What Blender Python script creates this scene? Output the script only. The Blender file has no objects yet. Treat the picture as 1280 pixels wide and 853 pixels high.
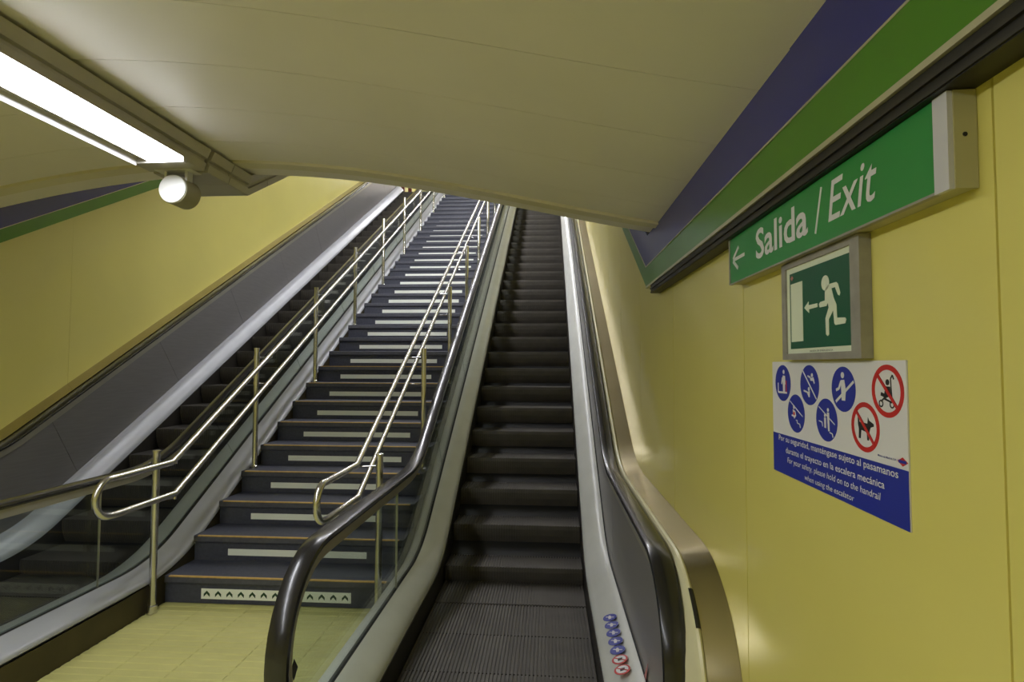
import bpy, bmesh, math, random
from mathutils import Matrix, Vector

# ------------------------------------------------------------------ camera
H = 1.55                                   # eye height; all z below are relative to the eye, H is added on build
S = bpy.context.scene
COL = S.collection
cam_d = bpy.data.cameras.new('camera')
cam = bpy.data.objects.new('camera', cam_d)
COL.objects.link(cam)
cam_d.sensor_width = 36.0
cam_d.lens = 36.0 * 694.8 / 1280.0
cam_d.clip_start = 0.02
yaw, pitch, roll = math.radians(3.833), math.radians(2.454), math.radians(0.175)
cam.matrix_world = (Matrix.Translation((0, 0, H)) @ Matrix.Rotation(yaw, 4, 'Z')
                    @ Matrix.Rotation(math.pi / 2 + pitch, 4, 'X') @ Matrix.Rotation(roll, 4, 'Z'))
S.camera = cam

# ------------------------------------------------------------------ world, exposure
w = bpy.data.worlds.new('world')
S.world = w
w.use_nodes = True
w.node_tree.nodes['Background'].inputs['Color'].default_value = (0.9, 0.92, 1.0, 1)
w.node_tree.nodes['Background'].inputs['Strength'].default_value = 0.02
S.view_settings.view_transform = 'Standard'
S.view_settings.look = 'None'
S.view_settings.gamma = 1.0
S.view_settings.use_curve_mapping = False
S.view_settings.exposure = -0.08
LAMP_NEAR = 28.0                            # emission of the corridor tubes
LAMP_SHAFT = 72.0                           # emission of the tubes over the stairs
LAMP_TOP = 120.0

random.seed(4)
T30 = math.tan(math.radians(30))

# ------------------------------------------------------------------ materials
def lin(c):
    return tuple(((v / 255) / 12.92 if v <= 10 else (((v / 255) + 0.055) / 1.055) ** 2.4) for v in c)

def mat(name, rgb, rough=0.5, metal=0.0, var=0.06, scale=6.0, bump=0.0, bscale=60.0, coat=0.0, stretch=None, rvar=0.0, spec=0.5):
    m = bpy.data.materials.new(name)
    m.use_nodes = True
    nt = m.node_tree
    b = nt.nodes['Principled BSDF']
    b.inputs['Roughness'].default_value = rough
    b.inputs['Metallic'].default_value = metal
    b.inputs['Coat Weight'].default_value = coat
    b.inputs['Coat Roughness'].default_value = 0.12
    b.inputs['Specular IOR Level'].default_value = spec
    tc = nt.nodes.new('ShaderNodeTexCoord')
    mp = nt.nodes.new('ShaderNodeMapping')
    if stretch:
        mp.inputs['Scale'].default_value = stretch
    nt.links.new(tc.outputs['Object'], mp.inputs['Vector'])
    n = nt.nodes.new('ShaderNodeTexNoise')
    n.inputs['Scale'].default_value = scale
    n.inputs['Detail'].default_value = 5
    nt.links.new(mp.outputs[0], n.inputs['Vector'])
    r = nt.nodes.new('ShaderNodeValToRGB')
    c = lin(rgb)
    r.color_ramp.elements[0].position = 0.3
    r.color_ramp.elements[1].position = 0.7
    r.color_ramp.elements[0].color = tuple(v * (1 - var) for v in c) + (1,)
    r.color_ramp.elements[1].color = tuple(min(1, v * (1 + var)) for v in c) + (1,)
    nt.links.new(n.outputs['Fac'], r.inputs['Fac'])
    nt.links.new(r.outputs['Color'], b.inputs['Base Color'])
    if rvar:
        mr = nt.nodes.new('ShaderNodeMapRange')
        mr.inputs['To Min'].default_value = max(0.02, rough - rvar)
        mr.inputs['To Max'].default_value = rough + rvar
        nt.links.new(n.outputs['Fac'], mr.inputs['Value'])
        nt.links.new(mr.outputs[0], b.inputs['Roughness'])
    if bump:
        n2 = nt.nodes.new('ShaderNodeTexNoise')
        n2.inputs['Scale'].default_value = bscale
        n2.inputs['Detail'].default_value = 3
        nt.links.new(mp.outputs[0], n2.inputs['Vector'])
        bp = nt.nodes.new('ShaderNodeBump')
        bp.inputs['Strength'].default_value = bump
        bp.inputs['Distance'].default_value = 0.002
        nt.links.new(n2.outputs['Fac'], bp.inputs['Height'])
        nt.links.new(bp.outputs[0], b.inputs['Normal'])
    return m

def emit(name, rgb, strength):
    m = bpy.data.materials.new(name)
    m.use_nodes = True
    b = m.node_tree.nodes['Principled BSDF']
    b.inputs['Base Color'].default_value = (0.9, 0.9, 0.9, 1)
    b.inputs['Emission Color'].default_value = rgb + (1,)
    b.inputs['Emission Strength'].default_value = strength
    return m

def glass_mat():
    m = bpy.data.materials.new('balustrade_glass')
    m.use_nodes = True
    nt = m.node_tree
    nt.nodes.remove(nt.nodes['Principled BSDF'])
    out = nt.nodes['Material Output']
    tr = nt.nodes.new('ShaderNodeBsdfTransparent')
    tr.inputs['Color'].default_value = (0.86, 0.90, 0.88, 1)
    gl = nt.nodes.new('ShaderNodeBsdfGlossy')
    gl.inputs['Roughness'].default_value = 0.03
    lw = nt.nodes.new('ShaderNodeLayerWeight')
    lw.inputs['Blend'].default_value = 0.5
    pw = nt.nodes.new('ShaderNodeMath'); pw.operation = 'POWER'; pw.inputs[1].default_value = 5.0
    fr = nt.nodes.new('ShaderNodeMath'); fr.operation = 'MULTIPLY_ADD'
    fr.inputs[1].default_value = 0.8; fr.inputs[2].default_value = 0.04
    nt.links.new(lw.outputs['Facing'], pw.inputs[0])
    nt.links.new(pw.outputs[0], fr.inputs[0])
    mx = nt.nodes.new('ShaderNodeMixShader')
    nt.links.new(fr.outputs[0], mx.inputs[0])
    nt.links.new(tr.outputs[0], mx.inputs[1])
    nt.links.new(gl.outputs[0], mx.inputs[2])
    nt.links.new(mx.outputs[0], out.inputs['Surface'])
    return m

M = {
    'yellow': mat('yellow_enamel', (215, 205, 112), 0.30, var=0.03, scale=1.5, bump=0.04, bscale=3, coat=0.4),
    'seam': mat('yellow_seam', (214, 204, 110), 0.3),
    'cream': mat('cream_ceiling', (228, 222, 216), 0.45, var=0.03, scale=2),
    'rim': mat('cream_rim', (214, 206, 180), 0.4, var=0.03),
    'deck': mat('pale_deck_paint', (206, 207, 202), 0.32, var=0.05, scale=5),
    'deck_grey': mat('grey_deck_paint', (172, 174, 180), 0.32, var=0.05, scale=5),
    'bulge': mat('cream_cover_paint', (214, 208, 170), 0.3, var=0.05),
    'steel': mat('brushed_steel', (146, 143, 142), 0.36, 0.5, var=0.06, scale=5, stretch=(1, 1, 12), rvar=0.06),
    'plate': mat('warm_brushed_steel', (190, 180, 150), 0.24, 1.0, var=0.05, scale=5, rvar=0.05),
    'rail': mat('polished_rail_steel', (212, 210, 210), 0.24, 1.0, var=0.03, scale=20),
    'guide': mat('pale_guide_metal', (180, 176, 160), 0.35, 0.6, var=0.05),
    'rubber': mat('black_rubber', (26, 25, 30), 0.26, var=0.2, scale=8, coat=0.25, spec=0.55),
    'gasket': mat('dark_gasket', (24, 24, 24), 0.6),
    'skirt': mat('dark_skirt', (50, 47, 42), 0.5, 0.3, var=0.15),
    'kick': mat('brown_kick_plate', (74, 66, 44), 0.45, 0.4, var=0.2, scale=4),
    'step': mat('worn_step_metal', (84, 80, 74), 0.55, 0.35, var=0.18, scale=5, bump=0.2),
    'granite': mat('dark_granite', (66, 68, 80), 0.6, var=0.18, scale=40, bump=0.2, bscale=120),
    'granite_lip': mat('worn_granite_lip', (80, 81, 90), 0.6, var=0.15, scale=30),
    'nosing': mat('ochre_nosing_line', (204, 168, 96), 0.5, 0.2, var=0.12, scale=30),
    'glow': mat('pale_luminous_strip', (243, 246, 234), 0.5, var=0.02),
    'chevron': mat('dark_green_print', (24, 62, 34), 0.5),
    'tile': mat('yellow_ribbed_tile', (200, 196, 124), 0.55, var=0.09, scale=4, bump=0.2),
    'blue': mat('blue_fascia', (28, 31, 128), 0.28, var=0.05, coat=0.3),
    'green': mat('green_fascia', (66, 126, 20), 0.28, var=0.05, coat=0.3),
    'edge': mat('pale_edge_strip', (190, 186, 160), 0.35, 0.4),
    'black': mat('dark_tray', (34, 31, 26), 0.45, 0.2, var=0.2),
    'signgreen': mat('sign_green', (38, 134, 62), 0.35, var=0.03),
    'safegreen': mat('safety_green', (14, 84, 58), 0.4, var=0.04),
    'white': mat('sign_white', (214, 212, 214), 0.45, var=0.02),
    'offwhite': mat('photoluminescent_white', (216, 222, 200), 0.5, var=0.02),
    'grey_metal': mat('grey_sign_frame', (150, 146, 138), 0.45, 0.2, var=0.12, scale=30),
    'cap_white': mat('sign_end_white', (196, 194, 200), 0.5),
    'cap_cream': mat('sign_box_cream', (176, 170, 130), 0.45),
    'pblue': mat('poster_blue', (34, 46, 150), 0.45, var=0.03),
    'red': mat('poster_red', (190, 38, 34), 0.45, var=0.04),
    'ink': mat('poster_black', (28, 28, 30), 0.5),
    'trunk': mat('trunking_paint', (178, 173, 162), 0.4, 0.2, var=0.05),
    'speaker': mat('speaker_body_paint', (150, 144, 120), 0.45, var=0.04),
    'speaker_front': mat('speaker_white_cap', (236, 236, 238), 0.5, var=0.02, bump=0.2, bscale=200),
    'red_post': mat('dark_red_paint', (98, 38, 26), 0.45),
    'pink': mat('pink_print', (178, 110, 108), 0.5),
    'lampN': emit('corridor_tube_light', (0.93, 0.95, 1.0), LAMP_NEAR),
    'lampS': emit('shaft_tube_light', (0.95, 0.95, 1.0), LAMP_SHAFT),
    'lampT': emit('landing_tube_light', (0.95, 0.95, 1.0), LAMP_TOP),
    'glass': glass_mat(),
}

# ------------------------------------------------------------------ mesh helpers
class MB:
    def __init__(s):
        s.v = []; s.f = []
    def add(s, vs, fs):
        o = len(s.v)
        s.v += vs
        s.f += [tuple(i + o for i in f) for f in fs]
        return s
    def box(s, x0, x1, y0, y1, z0, z1):
        x0, x1 = min(x0, x1), max(x0, x1)
        vs = [(x, y, z) for z in (z0, z1) for y in (y0, y1) for x in (x0, x1)]
        return s.add(vs, [(0, 2, 3, 1), (4, 5, 7, 6), (0, 1, 5, 4), (2, 6, 7, 3), (0, 4, 6, 2), (1, 3, 7, 5)])
    def prism_yz(s, poly, x0, x1):
        n = len(poly)
        vs = [(x0, y, z) for y, z in poly] + [(x1, y, z) for y, z in poly]
        fs = [tuple(range(n)), tuple(range(2 * n - 1, n - 1, -1))]
        fs += [(i, i + n, (i + 1) % n + n, (i + 1) % n) for i in range(n)]
        return s.add(vs, fs)
    def prism_xz(s, poly, y0, y1):
        n = len(poly)
        vs = [(x, y0, z) for x, z in poly] + [(x, y1, z) for x, z in poly]
        fs = [tuple(range(n)), tuple(range(2 * n - 1, n - 1, -1))]
        fs += [(i, i + n, (i + 1) % n + n, (i + 1) % n) for i in range(n)]
        return s.add(vs, fs)
    def prism_xy(s, poly, z0, z1):
        n = len(poly)
        vs = [(x, y, z0) for x, y in poly] + [(x, y, z1) for x, y in poly]
        fs = [tuple(range(n)), tuple(range(2 * n - 1, n - 1, -1))]
        fs += [(i, i + n, (i + 1) % n + n, (i + 1) % n) for i in range(n)]
        return s.add(vs, fs)
    def sweep(s, st, prof):
        """closed profile [(x, n)] swept along stations [(y, z, angle)]"""
        n = len(prof)
        vs = []
        for y, z, a in st:
            sa, ca = math.sin(a), math.cos(a)
            vs += [(x, y - k * sa, z + k * ca) for x, k in prof]
        fs = []
        for j in range(len(st) - 1):
            for i in range(n):
                a, b = j * n + i, j * n + (i + 1) % n
                fs.append((a, b, b + n, a + n))
        fs.append(tuple(range(n)))
        fs.append(tuple(range((len(st) - 1) * n, len(st) * n))[::-1])
        return s.add(vs, fs)
    def tube(s, pts, r, n=12):
        pts = [Vector(p) for p in pts]
        rings = []
        up = Vector((1, 0, 0))
        for i, p in enumerate(pts):
            d1 = (p - pts[i - 1]).normalized() if i else None
            d2 = (pts[i + 1] - p).normalized() if i < len(pts) - 1 else None
            t = ((d1 or d2) + (d2 or d1)).normalized()
            k = 1.0
            if d1 and d2:
                k = 1.0 / max(0.5, t.dot(d2))
            u = (up - t * up.dot(t))
            if u.length < 1e-3:
                u = Vector((0, 1, 0)) - t * t.y
            u.normalize()
            wv = t.cross(u)
            rings.append([p + u * r * math.cos(2 * math.pi * q / n) + wv * r * k * math.sin(2 * math.pi * q / n) for q in range(n)])
        vs = [tuple(v) for rg in rings for v in rg]
        fs = []
        for j in range(len(rings) - 1):
            for q in range(n):
                a, b = j * n + q, j * n + (q + 1) % n
                fs.append((a, b, b + n, a + n))
        fs.append(tuple(range(n))[::-1])
        fs.append(tuple(range((len(rings) - 1) * n, len(rings) * n)))
        return s.add(vs, fs)
    def lathe(s, c, axis, prof, n=32):
        """prof [(distance along axis, radius)]"""
        c = Vector(c); ax = Vector(axis).normalized()
        u = ax.orthogonal().normalized(); wv = ax.cross(u)
        vs = []
        for d, r in prof:
            vs += [tuple(c + ax * d + (u * math.cos(2 * math.pi * q / n) + wv * math.sin(2 * math.pi * q / n)) * max(r, 1e-5)) for q in range(n)]
        fs = []
        for j in range(len(prof) - 1):
            for q in range(n):
                a, b = j * n + q, j * n + (q + 1) % n
                fs.append((a, b, b + n, a + n))
        fs.append(tuple(range(n))[::-1])
        fs.append(tuple(range((len(prof) - 1) * n, len(prof) * n)))
        return s.add(vs, fs)
    def mesh(s, name, m, smooth=True, shift=None):
        dx, dy, dz = shift or (0, 0, 0)
        me = bpy.data.meshes.new(name)
        me.from_pydata([(x - dx, y - dy, z - dz) for x, y, z in s.v], [], s.f)
        bm = bmesh.new(); bm.from_mesh(me)
        bmesh.ops.recalc_face_normals(bm, faces=bm.faces)
        bm.to_mesh(me); bm.free()
        if smooth:
            me.polygons.foreach_set('use_smooth', [True] * len(me.polygons))
            me.set_sharp_from_angle(angle=math.radians(32))
        me.materials.append(M[m])
        return me

def link(name, me, parent=None, loc=(0, 0, 0)):
    o = bpy.data.objects.new(name, me)
    COL.objects.link(o)
    o.location = (loc[0], loc[1], loc[2])
    if parent is not None:
        o.parent = parent
    return o

def base_of(p):
    """world location of a thing or part (no rotations are used)"""
    v = Vector((0, 0, 0))
    while p is not None:
        v += p.location; p = p.parent
    return v

def part(name, mb, m, parent, smooth=True, world=True):
    """a mesh given in eye-relative world coordinates, placed under its parent"""
    b = base_of(parent) if parent else Vector((0, 0, 0))
    me = mb.mesh(name, m, smooth, (b.x, b.y, b.z - H))
    return link(name, me, parent)

def put(name, me, parent, x, y, z):
    """a shared mesh placed at an eye-relative world point"""
    b = base_of(parent)
    return link(name, me, parent, (x - b.x, y - b.y, z + H - b.z))

def thing(name, label, cat, x, y, z, group=None):
    o = bpy.data.objects.new(name, None)
    COL.objects.link(o)
    o.empty_display_size = 0.1
    o.location = (x, y, z + H)
    o['label'] = label; o['category'] = cat
    if group: o['group'] = group
    return o

def tag(o, label, cat, group=None):
    o['label'] = label; o['category'] = cat
    if group: o['group'] = group
    return o

def struct(name, mb, m, smooth=False):
    o = part(name, mb, m, None, smooth)
    o['kind'] = 'structure'
    return o

# ------------------------------------------------------------------ slope paths
def bend(level, c, R):
    yb = (level - c) / T30
    return yb - R * math.tan(math.radians(15)), R

def zat(y, level, c, R=1.1):
    y0, R = bend(level, c, R)
    if y <= y0: return level
    if y >= y0 + R * 0.5: return c + T30 * y
    return level + R - math.sqrt(R * R - (y - y0) ** 2)

def stations(level, c, ya, yb, R=1.1):
    y0, R = bend(level, c, R)
    out = []
    if ya < y0: out.append((ya, level, 0.0))
    for k in range(13):
        a = math.radians(30) * k / 12
        y = y0 + R * math.sin(a)
        if ya < y < yb: out.append((y, level + R - R * math.cos(a), a))
    ys = y0 + R * 0.5
    y = ys + 0.6
    while y < yb - 0.3:
        if y > ya: out.append((y, c + T30 * y, math.radians(30)))
        y += 1.5
    out.append((yb, c + T30 * yb, math.radians(30)))
    return out

Y_TOP = 14.4                                # where the slopes reach the upper landing
Z_TOP = 4.50
X_LEFT, X_RIGHT = -4.20, 0.58               # wall faces
HR_LEVEL, HR_C = -0.675, -2.85              # handrail top
DK_LEVEL = -1.355              # deck
NEWEL_Y, NEWEL_R = 2.19, 0.36

def ceil_z(x):
    t = min(max(x, -4.2), 0.58) + 1.81
    return 0.00539670 * t**4 - 0.00031589 * t**3 - 0.09649098 * t**2 + 0.00753946 * t + 1.0385726

# ================================================================== SETTING
fl = MB()
fl.box(-4.3, 0.7, -5.0, 2.0, -1.75, -1.556)
fl.box(-2.5, -1.0, 2.0, 3.6, -1.75, -1.556)
floor = struct('floor', fl, 'tile')
# ribbed tactile tiles, each its own piece
TS = 0.3
tm = MB()
for i in range(5):
    y = i * 0.06
    tm.prism_yz([(y + 0.004, 0), (y + 0.010, 0.0038), (y + 0.048, 0.0038), (y + 0.054, 0)], 0.0015, TS - 0.0015)
tm.box(0.001, TS - 0.001, 0.001, TS - 0.001, -0.006, 0.0005)
tile_me = tm.mesh('tile', 'tile', False)
for ix in range(5):
    for iy in range(8):
        put('tile', tile_me, floor, -2.5 + ix * TS, 3.53 - (iy + 1) * TS, -1.556)
struct('floor', MB().box(-4.3, 0.7, Y_TOP - 0.1, 19, Z_TOP - 0.3, Z_TOP), 'granite')

def wall_panels(root, x0, x1, seams, gap):
    for a, b in zip(seams[:-1], seams[1:]):
        ys = [a + gap / 2] + [k for k in (2.95, 3.3) if a < k < b] + [b - gap / 2]
        def lo(y): return max(-1.555, T30 * y - 4.35) if y < Y_TOP else T30 * Y_TOP - 4.35
        def hi(y): return 0.70 if y < 2.95 else min(-1.00 + T30 * y, -1.0 + T30 * 15.2)
        poly = [(y, lo(y)) for y in ys] + [(y, hi(y)) for y in ys[::-1]]
        part('panel', MB().prism_yz(poly, x0, x1), 'yellow', root, False)

def back_poly():
    return [(-5.0, -1.75), (3.2, -1.75), (Y_TOP, 3.6), (19, 3.6), (19, 8.4), (15.5, 8.4), (2.9, 1.1), (-5, 1.1)]
wr = struct('wall_right', MB().prism_yz(back_poly(), X_RIGHT + 0.003, X_RIGHT + 0.12), 'seam')
seams = [-4.93 + 0.945 * k for k in range(26)]
seams = [2.645 - 0.945 * k for k in range(8, -1, -1)] + [2.645 + 0.945 * k for k in range(1, 18)]
wall_panels(wr, X_RIGHT, X_RIGHT + 0.006, seams, 0.004)
wl = struct('wall_left', MB().prism_yz(back_poly(), X_LEFT - 0.12, X_LEFT - 0.003), 'seam')
wall_panels(wl, X_LEFT, X_LEFT - 0.006, [-5 + 3.2 * k for k in range(8)], 0.0015)
struct('wall_back', MB().box(-4.4, 0.8, -5.1, -5.0, -1.75, 1.3), 'yellow')
struct('wall_front', MB().box(-4.4, 0.8, 19.0, 19.1, 3.6, 8.6), 'cream')

# ceiling over the landing: a shallow vault of cross strips
XS = [X_RIGHT - 0.05 - (4.73 - 0.05) * k / 28 for k in range(29)]
def vault(mb, y0, y1, dz0, dz1, z0off=0.0, z1off=0.0):
    n = len(XS)
    vs = []
    for y, zo in ((y0, z0off), (y1, z1off)):
        for x in XS: vs.append((x, y, ceil_z(x) + dz0 + zo))
        for x in XS[::-1]: vs.append((x, y, ceil_z(x) + dz1 + zo))
    m = 2 * n
    fs = [(i, (i + 1) % m, (i + 1) % m + m, i + m) for i in range(m)]
    for i in range(n - 1):
        fs.append((i, i + 1, m - 2 - i, m - 1 - i))
        fs.append((m + i, m + i + 1, m + m - 2 - i, m + m - 1 - i))
    return mb.add(vs, fs)
ceiling = struct('ceiling', vault(MB(), -5.0, 2.95, 0.016, 0.10), 'cream', True)
y = 2.715
cs = [2.715, 2.47, 2.12, 1.77, 1.42]
while cs[-1] > -4.9: cs.append(cs[-1] - 0.35)
for b, a in zip(cs[:-1], cs[1:]):
    part('panel', vault(MB(), a + 0.0015, b - 0.0015, 0.012, 0.022), 'cream', ceiling)
part('rim', vault(MB(), 2.722, 2.80, 0.0, 0.05), 'rim', ceiling)
# sloping vault over the stairs, then level over the upper landing
dz = T30 * (15.2 - 2.95)
sc = vault(MB(), 2.95, 15.2, 0.03, 0.10, 0.0, dz)
vault(sc, 15.2, 19.0, 0.03, 0.10, dz, dz)
struct('ceiling', sc, 'cream', True)

# fascia bands: green below, blue above, level then turning up along the slope
def fascia(name, xf, xb, ysplit):
    root = struct(name, MB().prism_yz([(-5, 0.44), (3.02, 0.44), (13.0, 6.20), (13.0, 6.44), (3.0, 0.70), (-5, 0.70)],
                                      xf + (0.006 if xb > xf else -0.006), xb), 'black')
    s = 1 if xb > xf else -1
    def bandpair(c0, z0, c1, z1, m, nm):
        # level pieces
        def yc(c, z): return (z - c) / T30
        for a, b in zip(ysplit[:-1], ysplit[1:]):
            last = b == ysplit[-1]
            p = [(a + 0.0015, z0), ((yc(c0, z0) if last else b - 0.0015), z0), ((yc(c1, z1) if last else b - 0.0015), z1), (a + 0.0015, z1)]
            dx = -0.002 * s if a < 1.2 else 0
            part(nm, MB().prism_yz(p, xf + dx, xf + 0.008 * s), m, root, False)
        ye = 13.0
        p = [(yc(c0, z0), z0), (ye, c0 + T30 * ye), (ye, c1 + T30 * ye), (yc(c1, z1), z1)]
        part(nm, MB().prism_yz(p, xf, xf + 0.008 * s), m, root, False)
    bandpair(-1.345, 0.430, -1.238, 0.537, 'green', 'green_panel')
    bandpair(-1.234, 0.541, -1.044, 0.700, 'blue', 'blue_panel')
    ye = 13.0
    def line(c, z, wd, nm):
        y0 = (z - c) / T30
        p = [(-5, z), (y0, z), (ye, c + T30 * ye), (ye, c + wd * 1.15 + T30 * ye), (y0 - wd * 0.25, z + wd), (-5, z + wd)]
        part(nm, MB().prism_yz(p, xf - 0.003 * s, xf + 0.009 * s), 'edge', root, False)
    line(-1.239, 0.536, 0.005, 'edge_strip')
    y0 = (0.430 + 1.345) / T30
    part('bottom_edge', MB().prism_yz([(-5, 0.420), (y0, 0.420), (y0, 0.431), (-5, 0.431)], xf - 0.003 * s, xf + 0.030 * s), 'edge', root, False)
    return root
fascia('trim_1', 0.53, 0.579, [-5, -0.67, 1.235, 3.1])
fascia('trim_2', -4.15, -4.199, [-5, -0.67, 1.235, 3.1])
tr = MB().box(0.533, 0.579, -5, 2.95, 0.378, 0.419)
trim3 = struct('trim_3', tr, 'black')
part('groove_rail', MB().box(0.528, 0.534, -5, 2.95, 0.398, 0.404), 'skirt', trim3, False)
part('groove_rail', MB().box(0.530, 0.534, -5, 2.95, 0.380, 0.385), 'skirt', trim3, False)

# ================================================================== STAIRCASE
RISE, RUN, ST_Y = 0.17, 0.29444, 3.535
SX0, SX1 = -2.5, -1.0
stair = thing('staircase', 'dark granite staircase with pale strips on its risers between the two escalators', 'stairs', -1.75, ST_Y, -1.55)
def step_mesh(h):
    return MB().prism_yz([(0.0, -h), (0.0, -0.050), (-0.010, -0.046), (-0.012, -0.040), (-0.012, -0.005), (-0.008, 0.0), (0.30, 0.0), (0.30, -h)],
                         SX0, SX1).mesh('step', 'granite')
s_me = step_mesh(0.172)
lip_me = MB().box(SX0 + 0.002, SX1 - 0.002, -0.0132, -0.0118, -0.038, -0.006).mesh('lip', 'granite_lip', False)
nos_me = MB().box(SX0 + 0.03, SX1 - 0.03, -0.0135, 0.004, -0.006, 0.0012).mesh('nosing_line', 'nosing', False)
strip_me = MB().box(-2.253, -1.260, -0.004, 0.001, -0.134, -0.090).mesh('luminous_strip', 'glow', False)
strip1_me = MB().box(-2.253, -1.260, -0.004, 0.001, -0.143, -0.078).mesh('luminous_strip', 'glow', False)
cw, ch = 0.020, 0.019
chev_me = MB().prism_xz([(-cw, -0.017), (0, 0.004), (cw, -0.017), (cw, 0.002), (0, 0.022), (-cw, 0.002)], -0.0055, -0.003).mesh('chevron', 'chevron', False)
NST = 36
for i in range(NST):
    Y, Z = ST_Y + RUN * i, -1.38 + RISE * i
    st = put('step', s_me, stair, 0, Y, Z)
    put('lip', lip_me, st, 0, Y, Z)
    if i < 9: put('nosing_line', nos_me, st, 0, Y, Z)
    put('luminous_strip', strip1_me if i == 0 else strip_me, st, 0, Y, Z)
    if i == 0:
        for k in range(13):
            put('chevron', chev_me, st, -2.253 + 0.993 * (k + 0.5) / 13, Y, Z - 0.112)

# ================================================================== ESCALATORS
def newel_pts(r_off=0.0, yc=NEWEL_Y, R=NEWEL_R, level=HR_LEVEL, a_from=180, drop=None):
    """stations round the newel, then to the level part"""
    out = []
    zc = level - R
    if drop is not None:
        out.append((yc - R, drop, math.radians(90)))
    n = 18
    for k in range(n + 1):
        a = math.radians(a_from * (1 - k / n))
        out.append((yc - R * math.sin(a), zc + R * math.cos(a), a))
    return out

def make_step(width):
    mb = MB()
    n = 50
    pw = width / n
    # tread as ribs, riser as curved ribs: one cross profile repeated
    side = [(0.0, 0.0), (0.40, 0.0), (0.40, -0.03), (0.06, -0.22)]
    riser = [(0.0, 0.0), (-0.004, -0.03), (0.000, -0.08), (0.012, -0.13), (0.034, -0.18), (0.06, -0.22)]
    prof = riser + [(0.40, -0.22), (0.40, -0.006), (0.004, -0.006)]
    mb.prism_yz([(y + 0.006, z - 0.006) for y, z in riser[:-1]] + [(0.06, -0.21), (0.40, -0.21), (0.40, -0.008)], 0, width)
    for k in range(n):
        x0 = k * pw + pw * 0.22
        x1 = (k + 1) * pw - pw * 0.22
        vs = []
        outer = [(0.40, 0.0)] + riser[:-1]
        inner = [(0.40, -0.009)] + [(y + 0.008, z - (0.009 if j == 0 else 0)) for j, (y, z) in enumerate(riser[:-1])]
        m = len(outer)
        vs = [(x0, y, z) for y, z in outer] + [(x1, y, z) for y, z in outer] + [(x0, y, z) for y, z in inner] + [(x1, y, z) for y, z in inner]
        fs = []
        for j in range(m - 1):
            fs += [(j, j + 1, j + 1 + m, j + m), (j, j + 1, j + 1 + 2 * m, j + 2 * m), (j + m, j + 1 + m, j + 1 + 3 * m, j + 3 * m)]
        mb.add(vs, fs)
    return mb.mesh('step', 'step', False)

def clip_poly(level_b, c_b, level_t, c_t, ya_b, yb_b, ya_t, yb_t, offb=0.0, offt=0.0, R=1.1):
    def samp(a, b): return [a + (b - a) * k / 10 for k in range(11)]
    bot = [(y, zat(y, level_b, c_b, R) + offb) for y in samp(ya_b, yb_b)]
    top = [(y, zat(y, level_t, c_t, R) + offt) for y in samp(ya_t, yb_t)]
    return bot + top[::-1]

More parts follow.
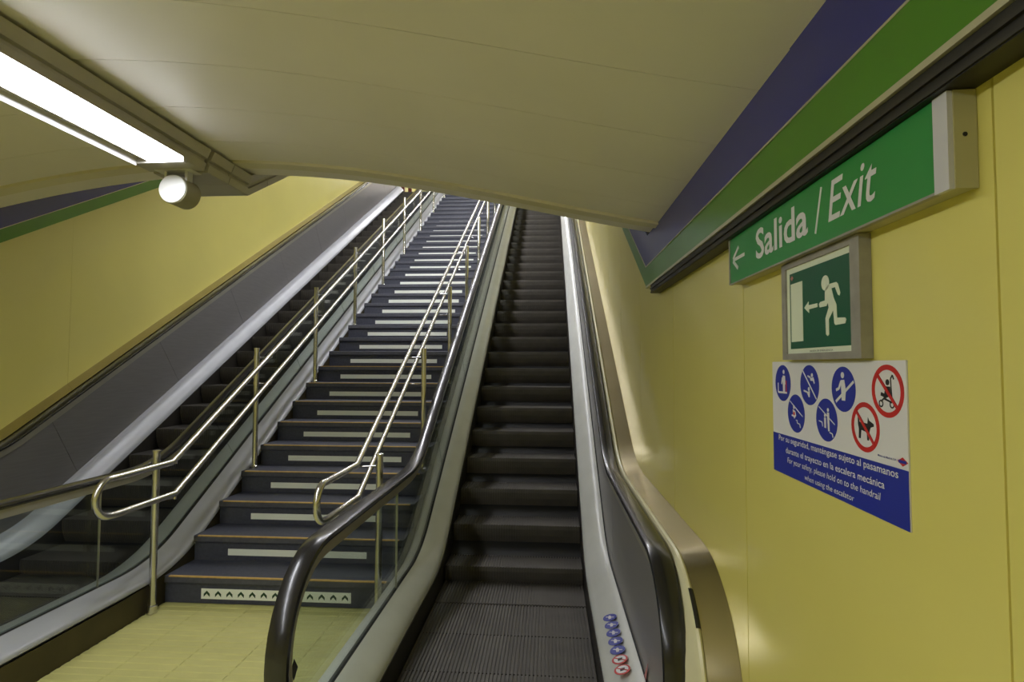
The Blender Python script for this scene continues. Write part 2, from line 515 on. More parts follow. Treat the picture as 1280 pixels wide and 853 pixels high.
def balustrade(root, s, x_in, x_gap, x_out, kind, seam0, DK_C, HR_C, odrop=0.062, cdrop=0.0):
    """s = +1 on the right side of the steps, -1 on the left; kind glass or steel"""
    lift = 0.03 if kind == 'glass' else 0.075
    st = stations(DK_LEVEL, DK_C, 1.95, Y_TOP)
    wid = abs(x_gap - x_in)
    def X(t): return x_in + s * t
    # inner deck, convex
    prof = [(X(0.0), -0.14), (X(0.0), -0.055), (X(0.006), -0.035), (X(0.022), -0.018)]
    for k in range(1, 7):
        t = 0.022 + (wid - 0.037) * k / 6
        prof.append((X(t), -0.018 + (lift + 0.018) * math.sin(math.pi / 2 * k / 6)))
    prof += [(X(wid - 0.015), -0.14)]
    part('deck', MB().sweep(st, prof), balustrade.deck, root)
    part('gasket', MB().sweep(st, [(X(wid - 0.016), -0.08), (X(wid - 0.016), lift - 0.008), (X(wid + 0.014), lift - 0.004), (X(wid + 0.014), -0.08)]), 'gasket', root)
    part('skirt', MB().sweep(st, [(X(-0.004), -0.50), (X(-0.004), -0.060), (X(0.004), -0.060), (X(0.004), -0.50)]), 'skirt', root)
    # rail
    hs = newel_pts() + [q for q in stations(HR_LEVEL, HR_C, NEWEL_Y + 0.05, Y_TOP)]
    xh = x_gap
    hp = [(-0.026, -0.038), (-0.040, -0.027), (-0.042, -0.018), (-0.038, -0.007), (-0.025, -0.001), (0, 0.001), (0.025, -0.001), (0.038, -0.007), (0.042, -0.018), (0.040, -0.027), (0.026, -0.038)]
    part('handrail', MB().sweep(hs, [(xh + x, n) for x, n in hp]), 'rubber', root)
    part('handrail_guide', MB().sweep(hs, [(xh - 0.024, -0.082), (xh - 0.024, -0.034), (xh + 0.024, -0.034), (xh + 0.024, -0.082)]), 'guide', root)
    # infill panels with a hairline between them
    th = 0.006
    m = 'glass' if kind == 'glass' else 'steel'
    nm = 'glass_panel' if kind == 'glass' else 'steel_panel'
    GB, GT = lift - 0.012, -0.070
    def zt(y): return zat(y, HR_LEVEL, HR_C) + GT
    newel = []
    R = NEWEL_R - 0.07
    for k in range(15):
        a = math.radians(150 * (1 - k / 14))
        newel.append((NEWEL_Y - R * math.sin(a), HR_LEVEL - NEWEL_R + R * math.cos(a)))
    slant = 0.14 if seam0 > 4 else 0.0
    top = [(y, zt(y)) for y in (2.4, 2.7, 3.0, 3.2) if y < seam0 - 0.05] + [(y, zt(y)) for y in (3.4, 3.6, 3.8, 4.0) if y < seam0 - slant - 0.05] + [(seam0 - slant, zt(seam0 - slant))]
    bots = [(seam0 + slant, zat(seam0 + slant, DK_LEVEL, DK_C) + GB)] + [(y, zat(y, DK_LEVEL, DK_C) + GB) for y in (4.3, 4.1, 3.9, 3.7, 3.4) if y < seam0 - 0.05] + [(3.1, DK_LEVEL + GB), (2.6, DK_LEVEL + GB), (2.2, DK_LEVEL + GB)]
    poly = newel + top + bots
    part(nm, MB().prism_yz(poly, xh - th, xh + th), m, root, False)
    if kind == 'glass':
        part('glass_joint', MB().box(xh - th, xh + th, seam0 + 0.0005, seam0 + 0.0035, zat(seam0, DK_LEVEL, DK_C) + GB, zt(seam0)), 'guide', root, False)
    step, ya = 1.25, seam0 + 0.004
    ybm, ytp = ya + slant, ya - slant
    k = 0
    while min(ybm, ytp) < Y_TOP - 0.3:
        nb, ntp = seam0 + step * (k + 1) + 0.17, seam0 + step * (k + 1) - 0.17
        nb, ntp = min(nb, Y_TOP), min(ntp, Y_TOP)
        part(nm, MB().prism_yz(clip_poly(DK_LEVEL, DK_C, HR_LEVEL, HR_C, ybm, nb - 0.004, ytp, ntp - 0.004, GB, GT), xh - th, xh + th), m, root, False)
        ybm, ytp = nb, ntp
        k += 1
    if kind == 'glass':
        # outer deck rounding down to the kick plate
        w2 = abs(x_out - x_gap)
        pr = [(x_gap + s * 0.014, -0.08), (x_gap + s * 0.014, lift - 0.004)]
        for k in range(1, 8):
            a = math.pi / 2 * k / 7
            pr.append((x_gap + s * (0.014 + (w2 - 0.014) * math.sin(a)), lift - 0.004 - odrop * (1 - math.cos(a))))
        pr += [(x_out, lift - 0.004 - odrop - 0.013), (x_out - s * 0.02, lift - odrop - 0.03)]
        part('outer_deck', MB().sweep(st, pr), balustrade.deck, root)
        ys = [1.95, 2.6, 3.2, 3.535] + [3.6 + 0.3 * k for k in range(36)]
        pol = [(y, (-1.556 if y < 3.53 else T30 * y - 3.95)) for y in ys] + [(y, zat(y, DK_LEVEL, DK_C) + lift - odrop - 0.035) for y in ys[::-1]]
        part('kick_plate', MB().prism_yz(pol, x_out - s * 0.012, x_out - s * 0.004), 'kick', root, False)
        if x_gap < -2:
            pass
    else:
        # solid side: rounded cover beside the rail and a steel plate reaching the wall
        cs_ = newel_pts(yc=2.17, R=0.44, level=HR_LEVEL + 0.0, a_from=90, drop=-1.55) + stations(HR_LEVEL, HR_C, 2.22, Y_TOP)
        bp = [(0.018, -0.11), (0.026, -0.075), (0.044, -0.050), (0.050, -0.020), (0.058, -0.006), (0.067, -0.002), (0.074, -0.008), (0.077, -0.020), (0.077, -0.11)]
        part('cover', MB().sweep(cs_, [(xh + s * x, n - cdrop) for x, n in bp]), 'bulge', root)
        we = abs(x_out - xh)
        part('cover_plate', MB().sweep(cs_, [(xh + s * 0.078, -0.016), (xh + s * (we - 0.001), 0.008), (xh + s * (we - 0.001), -0.004), (xh + s * 0.078, -0.028)]), 'plate', root)

def escalator(label, deckmat, x0, x1, left, right, shift):
    root = thing('escalator', label, 'escalator', (x0 + x1) / 2, 2.0, -1.55)
    sm = make_step(x1 - x0 - 0.016)
    n = 0
    y, z = 5.74, -0.44
    # climbing part
    NL, NC, R = -1.55, -3.754 + shift * T30, 1.0
    pos = []
    k = -40
    ylist = []
    y = 5.74 - shift
    while y < Y_TOP - 0.1:
        ylist.append(y); y += 0.34641
    y = 5.74 - shift
    while y > 2.15:
        # walk down in equal arc steps of 0.4
        y0, _ = bend(NL, NC, R)
        if y > y0 + R * 0.5 + 0.3464: y -= 0.34641
        elif y > y0:
            a = math.radians(30) if y >= y0 + R * 0.5 else math.asin((y - y0) / R)
            y -= 0.4 * math.cos(a)
        else: y -= 0.4
        if y > 2.1: ylist.insert(0, y)
    for y in ylist:
        put('step', sm, root, x0 + 0.008, y, zat(y, NL, NC, R))
    balustrade.deck = deckmat
    balustrade(root, -1, x0, *left)
    balustrade(root, +1, x1, *right)
    cp = MB().box(x0 + 0.004, x1 - 0.004, 1.45, 2.13, -1.556, -1.543)
    comb = part('comb_plate', cp, 'steel', root, False)
    part('truss_floor', MB().prism_yz([(2.0, -1.80), (3.6, -1.80), (Y_TOP, 4.2), (Y_TOP, 4.1), (3.6, -1.9), (2.0, -1.9)], x0 - 0.03, x1 + 0.03), 'gasket', root, False)
    return root

escalator('right hand escalator, bare dark steps climbing beside the yellow wall with the signs', 'deck', -0.755, 0.245,
          (-0.910, -1.0, 'glass', 3.313, -3.625, -2.86), (0.405, X_RIGHT, 'steel', 3.6, -3.60, -2.85), 0.0)
escalator('left hand escalator, seen through its glass side along the left yellow wall', 'deck_grey', -3.88, -2.88,
          (-4.03, X_LEFT, 'steel', 4.40, -3.62, -2.84, 0.062, 0.04), (-2.68, -2.5, 'glass', 3.19, -3.455, -2.80, 0.036), 0.12)

# ================================================================== STAIR RAILINGS
def railing(label, xp, xr):
    root = thing('stair_railing', label, 'handrail', xp, 3.37, -1.55, 'steel double handrails of the stairs')
    CU, CL, ZU, ZL = -2.535, -2.755, -0.612, -0.812
    yu, yl = (ZU - CU) / T30, (ZL - CL) / T30
    r = (ZU - ZL) / 2
    ye = 14.2
    pts = [(xr, ye, CU + T30 * ye), (xr, yu, ZU), (xr, 2.75 + r + 0.03, ZU - 0.004)]
    for k in range(1, 12):
        a = math.pi * k / 12
        pts.append((xr, 2.75 + r - r * math.sin(a), (ZU + ZL) / 2 + r * math.cos(a)))
    pts += [(xr, 2.75 + r + 0.03, ZL - 0.002), (xr, yl, ZL), (xr, ye, CL + T30 * ye)]
    part('rail', MB().tube(pts, 0.0185, 14), 'rail', root)
    s = 1 if xr > xp else -1
    for k in range(10):
        y = 3.37 + 1.1776 * k
        zb = -1.55 if k == 0 else -1.38 + RISE * (4 * k - 1)
        ztop = T30 * y - 2.49
        p = part('post', MB().tube([(xp, y, zb), (xp, y, ztop - 0.012)], 0.021, 16), 'rail', root)
        part('post_cap', MB().lathe((xp, y, ztop - 0.012), (0, 0, 1), [(0, 0.024), (0.010, 0.024), (0.012, 0.020)], 16), 'rail', p)
        part('base_collar', MB().lathe((xp, y, zb), (0, 0, 1), [(0, 0.029), (0.045 if k == 0 else 0.02, 0.029), (0.05 if k == 0 else 0.024, 0.024)], 16), 'rail', p)
        for lvl, c in ((ZU, CU), (ZL, CL)):
            zr = max(c + T30 * y, lvl) - 0.030
            b = MB().tube([(xp, y, zr - 0.004), (xr, y, zr - 0.004), (xr, y, zr + 0.016)], 0.0075, 8)
            b.lathe((xp, y, zr - 0.018), (0, 0, 1), [(0, 0.0245), (0.028, 0.0245)], 14)
            part('bracket', b, 'rail', root)
    return root
railing('polished steel double handrail on posts along the left side of the stairs', -2.466, -2.336)
railing('polished steel double handrail on posts along the right side of the stairs', -1.035, -1.165)

# ================================================================== TRUNKING, LAMPS, LOUDSPEAKER
XC = -1.795
trunk = thing('cable_trunking', 'grey lighting trunking under the ceiling, turning up over the stairs', 'trunking', XC, 2.9, 0.93)
def tprof(sx):
    # half profile mirrored: bottom, lip, groove, upper band
    h = [(-0.135, 0.0), (0.135, 0.0), (0.138, 0.004), (0.146, 0.036), (0.136, 0.042), (0.136, 0.056), (0.152, 0.060), (0.170, 0.102), (0.150, 0.104)]
    return [(XC + x, n) for x, n in h] + [(XC - x, n) for x, n in h[::-1] if x != -0.135 and n > 0]
PR = tprof(1)
def tsec(st, nm, m='trunk'):
    return part(nm, MB().sweep(st, PR), m, trunk, False)
y = -4.6
while y < 2.5:
    y2 = min(y + 1.19, 2.56)
    tsec([(y, 0.93, 0), (y2 - 0.004, 0.93, 0)], 'level_section')
    y = y2
tsec([(2.562, 0.93, 0), (2.735, 0.93, 0)], 'level_section')
a15, a30 = math.radians(15), math.radians(30)
YB = 2.93
def mitre(st):
    """sweep whose stations carry explicit bisector angles"""
    return st
k15 = 1 / math.cos(a15)
cs_ = MB()
n = len(PR)
vs = []
for yy, zz, a, kk in ((2.739, 0.93, 0, 1), (YB, 0.93, a15, k15), (YB + 0.20, 0.93 + 0.20 * T30, a30, 1)):
    vs += [(x, yy - p * kk * math.sin(a), zz + p * kk * math.cos(a)) for x, p in PR]
fs = [(j * n + i, j * n + (i + 1) % n, (j + 1) * n + (i + 1) % n, (j + 1) * n + i) for j in range(2) for i in range(n)]
fs += [tuple(range(n)), tuple(range(2 * n, 3 * n))]
part('corner_section', MB().add(vs, fs), 'trunk', trunk, False)
y = YB + 0.203
while y < 13.9:
    y2 = min(y + 1.1, 14)
    tsec([(y, 0.93 + (y - YB) * T30, a30), (y2 - 0.003, 0.93 + (y2 - 0.003 - YB) * T30, a30)], 'sloping_section')
    y = y2

def lamp(label, st0, st1, m, group, wide=0.165):
    (ya, za, a), (yb, zb, _) = st0, st1
    root = thing('fluorescent_lamp', label, 'lamp', XC + 0.05, ya, za, group)
    x0, x1 = -1.80, -1.80 + wide
    part('diffuser', MB().sweep([st0, st1], [(x0, -0.004), (x0, -0.016), (x1, -0.016), (x1, -0.004)]), m, root, False)
    part('added_light_shield', MB().sweep([st0, st1], [(x0 - 0.005, -0.004), (x0 - 0.005, -0.018), (x0 - 0.002, -0.018), (x0 - 0.002, -0.004)]), 'trunk', root)  # opaque strip added to keep diffuser light off the gap beside the lip
    part('reflector_lip', MB().sweep([st0, st1], [(x0 - 0.062, -0.004), (x0 - 0.060, -0.040), (x0 - 0.053, -0.040), (x0 - 0.051, -0.004)]), 'white', root)
    part('reflector_base', MB().sweep([st0, st1], [(x0 - 0.068, -0.004), (x0 - 0.068, -0.0005), (x1 + 0.004, -0.0005), (x1 + 0.004, -0.004)]), 'trunk', root)
    e = ((yb, zb, a), (yb + 0.02 * math.cos(a), zb + 0.02 * math.sin(a), a))
    part('end_cap', MB().sweep(e, [(x0 - 0.068, -0.030), (x0 - 0.068, -0.002), (x1 + 0.004, -0.002), (x1 + 0.004, -0.026)]), 'trunk', root, False)
    return root
lamp('lit white fluorescent lamp on the trunking at upper left, next to the round loudspeaker', (0.93, 0.93, 0), (2.345, 0.93, 0), 'lampN', 'fluorescent lamps on the trunking')
for k in range(3):
    lamp(['nearest', 'middle', 'farthest'][k] + ' of the corridor trunking lamps behind the viewer', (-0.57 - 1.5 * k, 0.93, 0), (0.85 - 1.5 * k, 0.93, 0), 'lampN', 'fluorescent lamps on the trunking')
def zin(y): return 0.93 + (y - YB) * T30
for k, y in enumerate((5.1, 6.9, 8.7, 10.5, 12.3)):
    lamp(['lowest', 'second lowest', 'middle', 'second highest', 'highest'][k] + ' fluorescent lamp on the sloping trunking over the stairs', (y, zin(y), a30), (y + 1.2, zin(y + 1.2), a30), 'lampS', 'fluorescent lamps over the stairs')
for k, y in enumerate((15.6, 17.2)):
    lamp('fluorescent lamp under the ceiling of the upper landing, ' + ['nearer the stairs', 'nearer the end wall'][k], (y, 7.9, 0), (y + 1.3, 7.9, 0), 'lampT', 'fluorescent lamps of the upper landing')

spk = thing('loudspeaker', 'round white fronted loudspeaker hanging under the lighting trunking', 'loudspeaker', XC, 2.5, 0.93)
cx, cz = XC + 0.005, 0.833
part('body', MB().lathe((cx, 2.50, cz), (0.01, 1, 0.0), [(0.0, 0.0), (0.0, 0.066), (0.004, 0.070), (0.108, 0.070), (0.116, 0.064), (0.116, 0.0)], 40), 'speaker', spk)
part('grille', MB().lathe((cx, 2.50, cz), (0.01, 1, 0.0), [(-0.006, 0.0), (-0.006, 0.062), (-0.004, 0.0665), (0.003, 0.0675), (0.003, 0.0)], 40), 'speaker_front', spk)
part('bracket', MB().box(cx - 0.095, cx + 0.09, 2.50, 2.58, 0.9255, 0.9295)
     .box(cx - 0.058, cx - 0.046, 2.52, 2.56, 0.880, 0.926).box(cx + 0.046, cx + 0.058, 2.52, 2.56, 0.880, 0.926), 'white', spk, False)

# ================================================================== SIGNS ON THE RIGHT WALL
def text_mb(body, box, xs, depth, bold=0.0, shear=0.0, spacing=1.0):
    """lettering filling box (y_left, y_right, z0, z1) on the plane x = xs facing -x"""
    cu = bpy.data.curves.new('lettering', 'FONT')
    cu.body = body; cu.size = 1.0; cu.offset = bold; cu.shear = shear
    cu.space_character = spacing; cu.resolution_u = 3
    ob = bpy.data.objects.new('lettering', cu)
    COL.objects.link(ob)
    dg = bpy.context.evaluated_depsgraph_get()
    me = bpy.data.meshes.new_from_object(ob.evaluated_get(dg))
    co = [tuple(v.co) for v in me.vertices]
    fc = [tuple(p.vertices) for p in me.polygons]
    bpy.data.objects.remove(ob); bpy.data.curves.remove(cu); bpy.data.meshes.remove(me)
    u0, u1 = min(c[0] for c in co), max(c[0] for c in co)
    v0, v1 = min(c[1] for c in co), max(c[1] for c in co)
    yl, yr, z0, z1 = box
    P = [(yl + (yr - yl) * (c[0] - u0) / (u1 - u0), z0 + (z1 - z0) * (c[1] - v0) / (v1 - v0)) for c in co]
    m = len(P)
    mb = MB()
    mb.add([(xs - depth, y, z) for y, z in P], fc)
    return mb

def disc(yc, zc, r, n=28, r2=None):
    o = [(yc + r * math.cos(2 * math.pi * k / n), zc + (r2 or r) * math.sin(2 * math.pi * k / n)) for k in range(n)]
    return o

def flat(mb, poly, xs, d):
    return mb.prism_yz(poly, xs - d, xs)

def bar(p, q, wd):
    (y0, z0), (y1, z1) = p, q
    dy, dz = y1 - y0, z1 - z0
    L = math.hypot(dy, dz)
    ny, nz = -dz / L * wd / 2, dy / L * wd / 2
    return [(y0 + ny, z0 + nz), (y1 + ny, z1 + nz), (y1 - ny, z1 - nz), (y0 - ny, z0 - nz)]

def ring(mb, yc, zc, r, r_in, xs, d, n=36):
    vs, fs = [], []
    for k in range(n):
        c, s_ = math.cos(2 * math.pi * k / n), math.sin(2 * math.pi * k / n)
        vs += [(xs - d, yc + r * c, zc + r * s_), (xs - d, yc + r_in * c, zc + r_in * s_), (xs, yc + r * c, zc + r * s_), (xs, yc + r_in * c, zc + r_in * s_)]
    for k in range(n):
        a, b = 4 * k, 4 * ((k + 1) % n)
        fs += [(a, b, b + 1, a + 1), (a, a + 2, b + 2, b), (a + 1, b + 1, b + 3, a + 3)]
    return mb.add(vs, fs)

# --- green exit sign box
XS_ = 0.545
sg = thing('exit_sign', 'long green sign box reading Salida / Exit with a left arrow', 'sign', X_RIGHT, 1.24, 0.240)
part('housing', MB().box(XS_ + 0.002, X_RIGHT - 0.0005, 0.786, 1.706, 0.2425, 0.3775), 'cap_cream', sg, False)
part('face', MB().box(XS_ - 0.001, XS_ + 0.002, 0.812, 1.700, 0.2445, 0.3765), 'signgreen', sg, False)
part('rim', MB().box(XS_ - 0.003, XS_ + 0.006, 1.700, 1.709, 0.2415, 0.377).box(XS_ - 0.003, XS_ + 0.006, 0.812, 1.7, 0.2405, 0.2445), 'grey_metal', sg, False)
part('end_strip', MB().box(XS_ - 0.003, XS_ + 0.004, 0.783, 0.812, 0.2405, 0.377), 'cap_white', sg, False)
ec = part('end_cap', MB().box(XS_ + 0.004, X_RIGHT - 0.001, 0.781, 0.788, 0.2410, 0.377), 'cap_cream', sg, False)
part('screw', MB().lathe((XS_ + 0.018, 0.7815, 0.315), (0, -1, 0), [(0, 0.0035), (0.0015, 0.003)], 10), 'gasket', ec)
XT = XS_ - 0.001
ar = MB()
for q in (bar((1.668, 0.311), (1.579, 0.311), 0.0095), bar((1.674, 0.314), (1.626, 0.341), 0.0100), bar((1.674, 0.308), (1.632, 0.281), 0.0100)):
    flat(ar, q, XT, 0.0010 + 0.0002 * len(ar.f) / 6)
part('arrow', ar, 'white', sg, False)
part('lettering', text_mb('Salida', (1.492, 1.198, 0.277, 0.356), XT, 0.0008, 0.018), 'white', sg, False)
part('lettering', flat(MB(), bar((1.166, 0.270), (1.138, 0.358), 0.0065), XT, 0.0008), 'white', sg, False)
part('lettering', text_mb('Exit', (1.112, 0.950, 0.2785, 0.357), XT, 0.0008, 0.004, 0.22), 'white', sg, False)

# --- running man sign
em = thing('emergency_exit_sign', 'square dark green running man sign in a grey metal frame, under the long green sign', 'sign', X_RIGHT, 1.20, 0.014)
XE = 0.562
fr = MB()
for b in ((1.036, 1.372, 0.226, 0.240), (1.036, 1.372, 0.0135, 0.0275), (1.350, 1.372, 0.0275, 0.226), (1.036, 1.068, 0.0275, 0.226)):
    fr.box(XE - 0.004, X_RIGHT - 0.0005, b[0], b[1], b[2], b[3])
part('frame', fr, 'grey_metal', em, False)
part('plate', MB().box(XE, X_RIGHT - 0.001, 1.066, 1.352, 0.026, 0.228), 'offwhite', em, False)
part('panel', MB().box(XE - 0.001, XE, 1.070, 1.333, 0.0385, 0.2125), 'safegreen', em, False)
X2 = XE - 0.001
pm = MB()
flat(pm, [(1.326, 0.188), (1.268, 0.188), (1.268, 0.0545), (1.326, 0.0545)], X2, 0.0008)
part('door_symbol', pm, 'offwhite', em, False)
pm = flat(MB(), [(1.260, 0.127), (1.2400, 0.139), (1.2395, 0.131), (1.200, 0.131), (1.200, 0.123), (1.2385, 0.122), (1.238, 0.114)], X2, 0.0008)
part('arrow', pm, 'offwhite', em, False)
body = [(1.15, 0.164), (1.122, 0.164), (1.116, 0.16), (1.108, 0.142), (1.111, 0.136), (1.117, 0.139), (1.127, 0.155), (1.141, 0.154), (1.134, 0.136), (1.123, 0.12), (1.122, 0.094), (1.092, 0.092), (1.088, 0.088), (1.092, 0.081), (1.128, 0.08), (1.132, 0.084), (1.136, 0.11), (1.154, 0.093), (1.154, 0.063), (1.16, 0.06), (1.166, 0.064), (1.167, 0.097), (1.153, 0.117), (1.156, 0.127), (1.162, 0.121), (1.19, 0.121), (1.193, 0.128), (1.188, 0.132), (1.168, 0.133), (1.167, 0.154)]
pm = flat(MB(), body, X2, 0.0008)
flat(pm, disc(1.1655, 0.1685, 0.0155), X2, 0.0008)
part('running_figure', pm, 'offwhite', em, False)
part('small_print', text_mb('SALIDA DE EMERGENCIA', (1.241, 1.142, 0.0300, 0.0335), XE, 0.0004), 'ink', em, False)
part('red_mark', flat(MB(), [(1.327, 0.2015), (1.320, 0.2075), (1.313, 0.2015), (1.320, 0.1955)], X2, 0.0006), 'pink', em, False)

# --- safety notice
po = thing('safety_notice', 'white and blue escalator safety notice with pictograms on the yellow wall', 'notice', X_RIGHT, 1.21, -0.269)
XP = X_RIGHT - 0.003
part('sheet', MB().box(XP, X_RIGHT - 0.0003, 0.9425, 1.4835, -0.2665, 0.0095), 'white', po, False)
part('blue_band', MB().box(XP - 0.0004, XP, 0.9425, 1.4835, -0.2665, -0.1695), 'pblue', po, False)
XB = XP - 0.0004
part('lettering', text_mb('Por su seguridad, manténgase sujeto al pasamanos', (1.448, 0.969, -0.1905, -0.1725), XB, 0.0004, 0.006), 'white', po, False)
part('lettering', text_mb('durante el trayecto en la escalera mecánica', (1.408, 1.008, -0.2165, -0.1985), XB, 0.0004, 0.006), 'white', po, False)
part('lettering', text_mb('For your safety, please hold on to the handrail', (1.400, 1.020, -0.2385, -0.2215), XB, 0.0004, 0.0, 0.15), 'white', po, False)
part('lettering', text_mb('when using the escalator', (1.310, 1.105, -0.2610, -0.2455), XB, 0.0004, 0.0, 0.15), 'white', po, False)
part('lettering', text_mb('Metro de Madrid, S.A.', (1.026, 0.973, -0.1590, -0.1545), XP, 0.0004, 0.003), 'pblue', po, False)
lg = flat(MB(), [(0.971, -0.157), (0.957, -0.1495), (0.943, -0.157), (0.957, -0.1645)], XP, 0.0004)
lo = part('logo', lg, 'red', po, False)
part('logo_band', flat(MB(), [(0.967, -0.1545), (0.947, -0.1545), (0.947, -0.1595), (0.967, -0.1595)], XP - 0.0004, 0.0004), 'pblue', lo, False)
RD = 0.0445
def pic(yc, zc, polys, m, lines=()):
    d = part('blue_disc', flat(MB(), disc(yc, zc, RD, 36), XP, 0.0005), 'pblue', po, False)
    g = MB()
    def q(p): return (yc - p[0] * RD, zc + p[1] * RD)           # u to the right when read
    for pl in polys: flat(g, [q(p) for p in pl], XP - 0.0005, 0.0004)
    for k, (a, b, wd) in enumerate(lines): flat(g, bar(q(a), q(b), wd * RD), XP - 0.0005, 0.0005 + 0.00008 * k)
    part('pictogram', g, m, d, False)
    return d, q
def head(u, v, r): return [(u + r * math.cos(2 * math.pi * k / 10), v + r * math.sin(2 * math.pi * k / 10)) for k in range(10)]
man = [(0.02, 0.42), (0.32, 0.40), (0.36, -0.05), (0.30, -0.08), (0.28, -0.50), (0.04, -0.50), (0.04, -0.02), (0.0, 0.10)]
d, q = pic(1.420, -0.043, [head(0.15, 0.62, 0.12), man], 'white', [((-0.6, 0.0), (-0.6, -0.52), 0.10), ((-0.6, -0.52), (0.55, -0.52), 0.10), ((-0.02, 0.3), (-0.12, -0.05), 0.10)])
part('red_dot', flat(MB(), [q((0.40, 0.15)), q((0.50, 0.15)), q((0.52, -0.48)), q((0.42, -0.48))], XP - 0.0005, 0.0004), 'red', d, False)
d, q = pic(1.279, -0.043, [head(0.30, 0.50, 0.10), [(0.1, 0.35), (0.45, 0.40), (0.55, 0.22), (0.15, 0.22)], head(-0.05, -0.2, 0.10), [(-0.3, -0.35), (0.05, -0.30), (0.02, -0.60), (-0.08, -0.60)]], 'white',
           [((-0.68, 0.70), (0.72, -0.66), 0.07), ((-0.15, 0.45), (0.15, 0.38), 0.08), ((0.45, 0.25), (0.55, 0.1), 0.08), ((-0.6, -0.30), (-0.25, -0.36), 0.08)])
d, q = pic(1.137, -0.046, [head(-0.02, 0.62, 0.14), [(-0.16, 0.40), (0.12, 0.42), (0.24, -0.05), (0.16, -0.50), (-0.12, -0.50), (-0.14, 0.0)]], 'white',
           [((-0.62, -0.58), (0.88, 0.36), 0.12), ((-0.14, 0.34), (-0.34, 0.02), 0.13), ((-0.34, 0.02), (-0.58, -0.06), 0.12)])
d, q = pic(1.349, -0.112, [head(-0.22, 0.32, 0.11), [(-0.36, 0.20), (-0.06, 0.12), (0.02, -0.12), (-0.20, -0.30), (-0.34, -0.10)]], 'white',
           [((-0.70, 0.62), (0.78, -0.10), 0.05), ((-0.5, -0.12), (-0.3, -0.16), 0.08), ((0.0, -0.35), (0.15, -0.35), 0.05), ((0.15, -0.35), (0.15, -0.48), 0.05), ((0.15, -0.48), (0.45, -0.52), 0.05), ((0.45, -0.52), (0.5, -0.7), 0.05)])
part('red_dot', flat(MB(), [q(p) for p in head(-0.20, -0.02, 0.10)], XP - 0.0009, 0.0004), 'red', d, False)
d, q = pic(1.206, -0.113, [head(0.18, 0.48, 0.09), [(0.08, 0.36), (0.28, 0.36), (0.30, -0.50), (0.16, -0.50)], head(-0.12, 0.20, 0.08), [(-0.2, 0.1), (-0.02, 0.1), (-0.02, -0.38), (-0.18, -0.38)]], 'white',
           [((-0.70, 0.58), (0.78, -0.14), 0.05), ((-0.7, -0.1), (-0.4, -0.14), 0.05), ((-0.4, -0.14), (-0.35, -0.34), 0.05), ((0.3, -0.55), (0.55, -0.58), 0.05), ((0.55, -0.58), (0.6, -0.75), 0.05)])
def ban(yc, zc, polys, lines, rings_):
    d = part('ban_ring', ring(MB(), yc, zc, 0.0455, 0.0365, XP, 0.0006), 'red', po, False)
    g = MB()
    def q(p): return (yc - p[0] * RD, zc + p[1] * RD)
    for pl in polys: flat(g, [q(p) for p in pl], XP, 0.0004)
    for k, (a, b, wd) in enumerate(lines): flat(g, bar(q(a), q(b), wd * RD), XP, 0.00045 + 0.00006 * k)
    for a, ro, ri in rings_:
        yy, zz = q(a); ring(g, yy, zz, ro * RD, ri * RD, XP, 0.0004, 16)
    part('pictogram', g, 'ink', d, False)
    part('ban_bar', flat(MB(), bar((yc + 0.0295, zc + 0.0295), (yc - 0.0295, zc - 0.0295), 0.0062), XP - 0.0004, 0.0008), 'red', d, False)
dog = [(-0.52, 0.52), (-0.40, 0.18), (0.18, 0.16), (0.22, 0.42), (0.30, 0.30), (0.62, 0.18), (0.62, 0.08), (0.40, 0.02), (0.30, -0.18), (0.26, -0.52), (0.14, -0.52), (0.12, -0.20), (-0.28, -0.14), (-0.34, -0.50), (-0.48, -0.50), (-0.46, -0.10), (-0.52, 0.10)]
ban(1.064, -0.112, [dog], [], [])
ban(0.994, -0.043, [head(0.02, 0.34, 0.12), [(-0.10, 0.18), (0.18, 0.18), (0.24, -0.15), (-0.02, -0.25), (-0.2, -0.12)]],
    [((-0.42, -0.12), (-0.05, -0.22), 0.14), ((0.22, 0.48), (0.28, -0.3), 0.06), ((0.34, 0.62), (0.22, 0.48), 0.06), ((0.34, 0.62), (0.42, 0.46), 0.06), ((-0.1, -0.2), (-0.4, -0.42), 0.06), ((-0.2, -0.3), (0.28, -0.42), 0.07)],
    [((-0.42, -0.50), 0.15, 0.09), ((0.28, -0.50), 0.15, 0.09)])

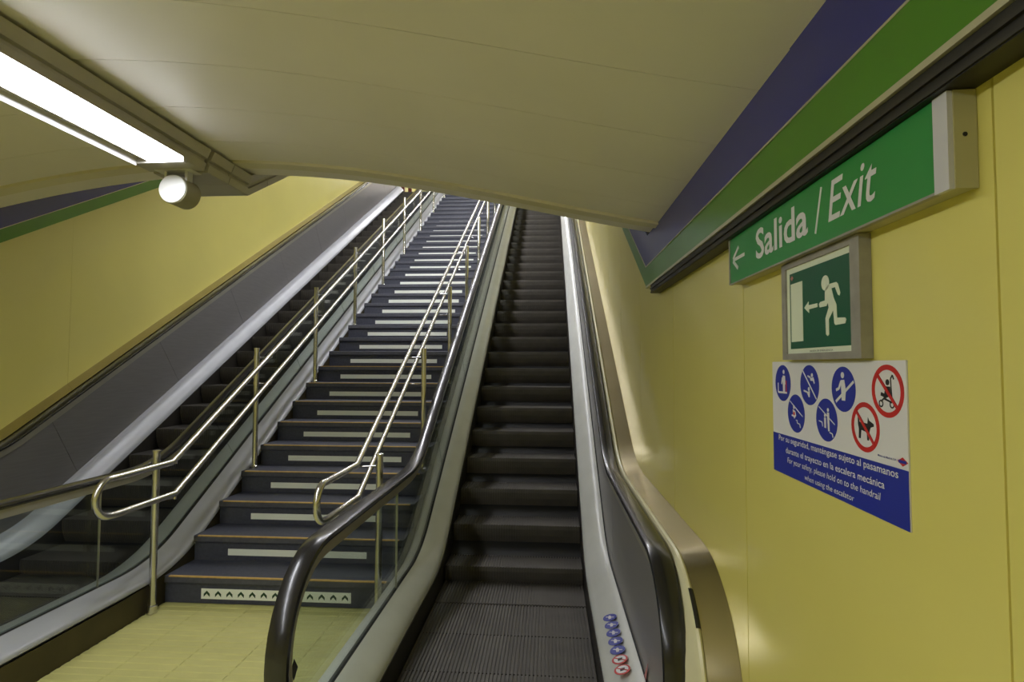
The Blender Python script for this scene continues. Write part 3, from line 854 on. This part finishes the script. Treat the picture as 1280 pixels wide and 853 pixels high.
# ================================================================== SMALL STICKERS
zs = DK_LEVEL + 0.062
sk = thing('sticker_strip', 'row of small blue and red pictogram stickers on the white escalator deck', 'sticker', 0.31, 2.69, zs - 0.001)
for k in range(7):
    yc = 2.936 - 0.0815 * k
    def lay(poly, d): return [(x, y, zs + d + 0.30 * (x - 0.31)) for x, y in poly]
    def pane(poly, d, nm, m, par):
        n = len(poly)
        mb = MB().add(lay(poly, d) + lay(poly, d - 0.0015), [tuple(range(n)), tuple(range(n, 2 * n))[::-1]] + [(i, (i + 1) % n, (i + 1) % n + n, i + n) for i in range(n)])
        return part(nm, mb, m, par, False)
    circ = [(0.31 + 0.034 * math.cos(2 * math.pi * q / 24), yc + 0.036 * math.sin(2 * math.pi * q / 24)) for q in range(24)]
    inn = [(0.31 + 0.026 * math.cos(2 * math.pi * q / 24), yc + 0.027 * math.sin(2 * math.pi * q / 24)) for q in range(24)]
    if k < 5:
        d = pane(circ, 0.0, 'blue_disc', 'pblue', sk)
        pane([(0.303, yc - 0.018), (0.315, yc - 0.018), (0.317, yc + 0.008), (0.310, yc + 0.02), (0.302, yc + 0.006)], 0.001, 'pictogram', 'white', d)
        pane([(0.290, yc + 0.010), (0.294, yc + 0.014), (0.332, yc - 0.008), (0.328, yc - 0.012)], 0.001, 'pictogram', 'white', d)
    else:
        d = pane(circ, 0.0, 'red_disc', 'red', sk)
        pane(inn, 0.001, 'white_disc', 'white', d)
        pane([(0.300, yc - 0.012), (0.318, yc - 0.010), (0.322, yc + 0.006), (0.302, yc + 0.008)], 0.002, 'pictogram', 'ink', d)
        pane([(0.288, yc + 0.014), (0.292, yc + 0.018), (0.332, yc - 0.016), (0.328, yc - 0.020)], 0.002, 'ban_bar', 'red', d)

gx = -0.910 + 0.006
dm = MB().prism_yz([(1.965, -1.122), (1.995, -1.09), (1.964, -1.046), (1.938, -1.078)], gx, gx + 0.0012)
tag(part('diamond_sticker', dm, 'ink', None, False), 'small black diamond sticker low on the clear escalator glass', 'sticker')
pk = MB().prism_yz([(2.302, -1.190), (2.352, -1.285), (2.392, -1.285)], 0.400 - 0.0075, 0.400 - 0.006)
tag(part('pink_sticker', pk, 'pink', None, False), 'pink triangular sticker on the steel escalator panel at bottom right', 'sticker')

sts = []
for k in range(7):
    a = math.radians(50 - 17 * k / 6)
    sts.append((2.17 - 0.44 * math.sin(a), HR_LEVEL - 0.44 + 0.44 * math.cos(a), a))
tn = MB().sweep(sts, [(0.464, 0.0002), (0.473, -0.0006), (0.4795, -0.0065), (0.4828, -0.022), (0.4842, -0.022), (0.481, -0.0050), (0.473, 0.0014), (0.464, 0.0014)])
tag(part('torn_sticker', tn, 'ink', None, False), 'torn dark sticker remnant on the cream cover beside the right escalator handrail', 'sticker')

# ================================================================== FAR TOP OF THE LEFT ESCALATOR
for k, x in enumerate((-4.05, -3.85)):
    p = thing('red_post', ['narrow dark red post at the far top of the left escalator, left of the pair',
                           'narrow dark red post at the far top of the left escalator, right of the pair'][k], 'post', x, 15.0, Z_TOP, 'dark red posts on the upper landing')
    part('shaft', MB().box(x - 0.045, x + 0.045, 14.96, 15.04, Z_TOP, Z_TOP + 1.1), 'red_post', p, False)
    part('cap', MB().box(x - 0.055, x + 0.055, 14.95, 15.05, Z_TOP + 1.1, Z_TOP + 1.13), 'red_post', p, False)
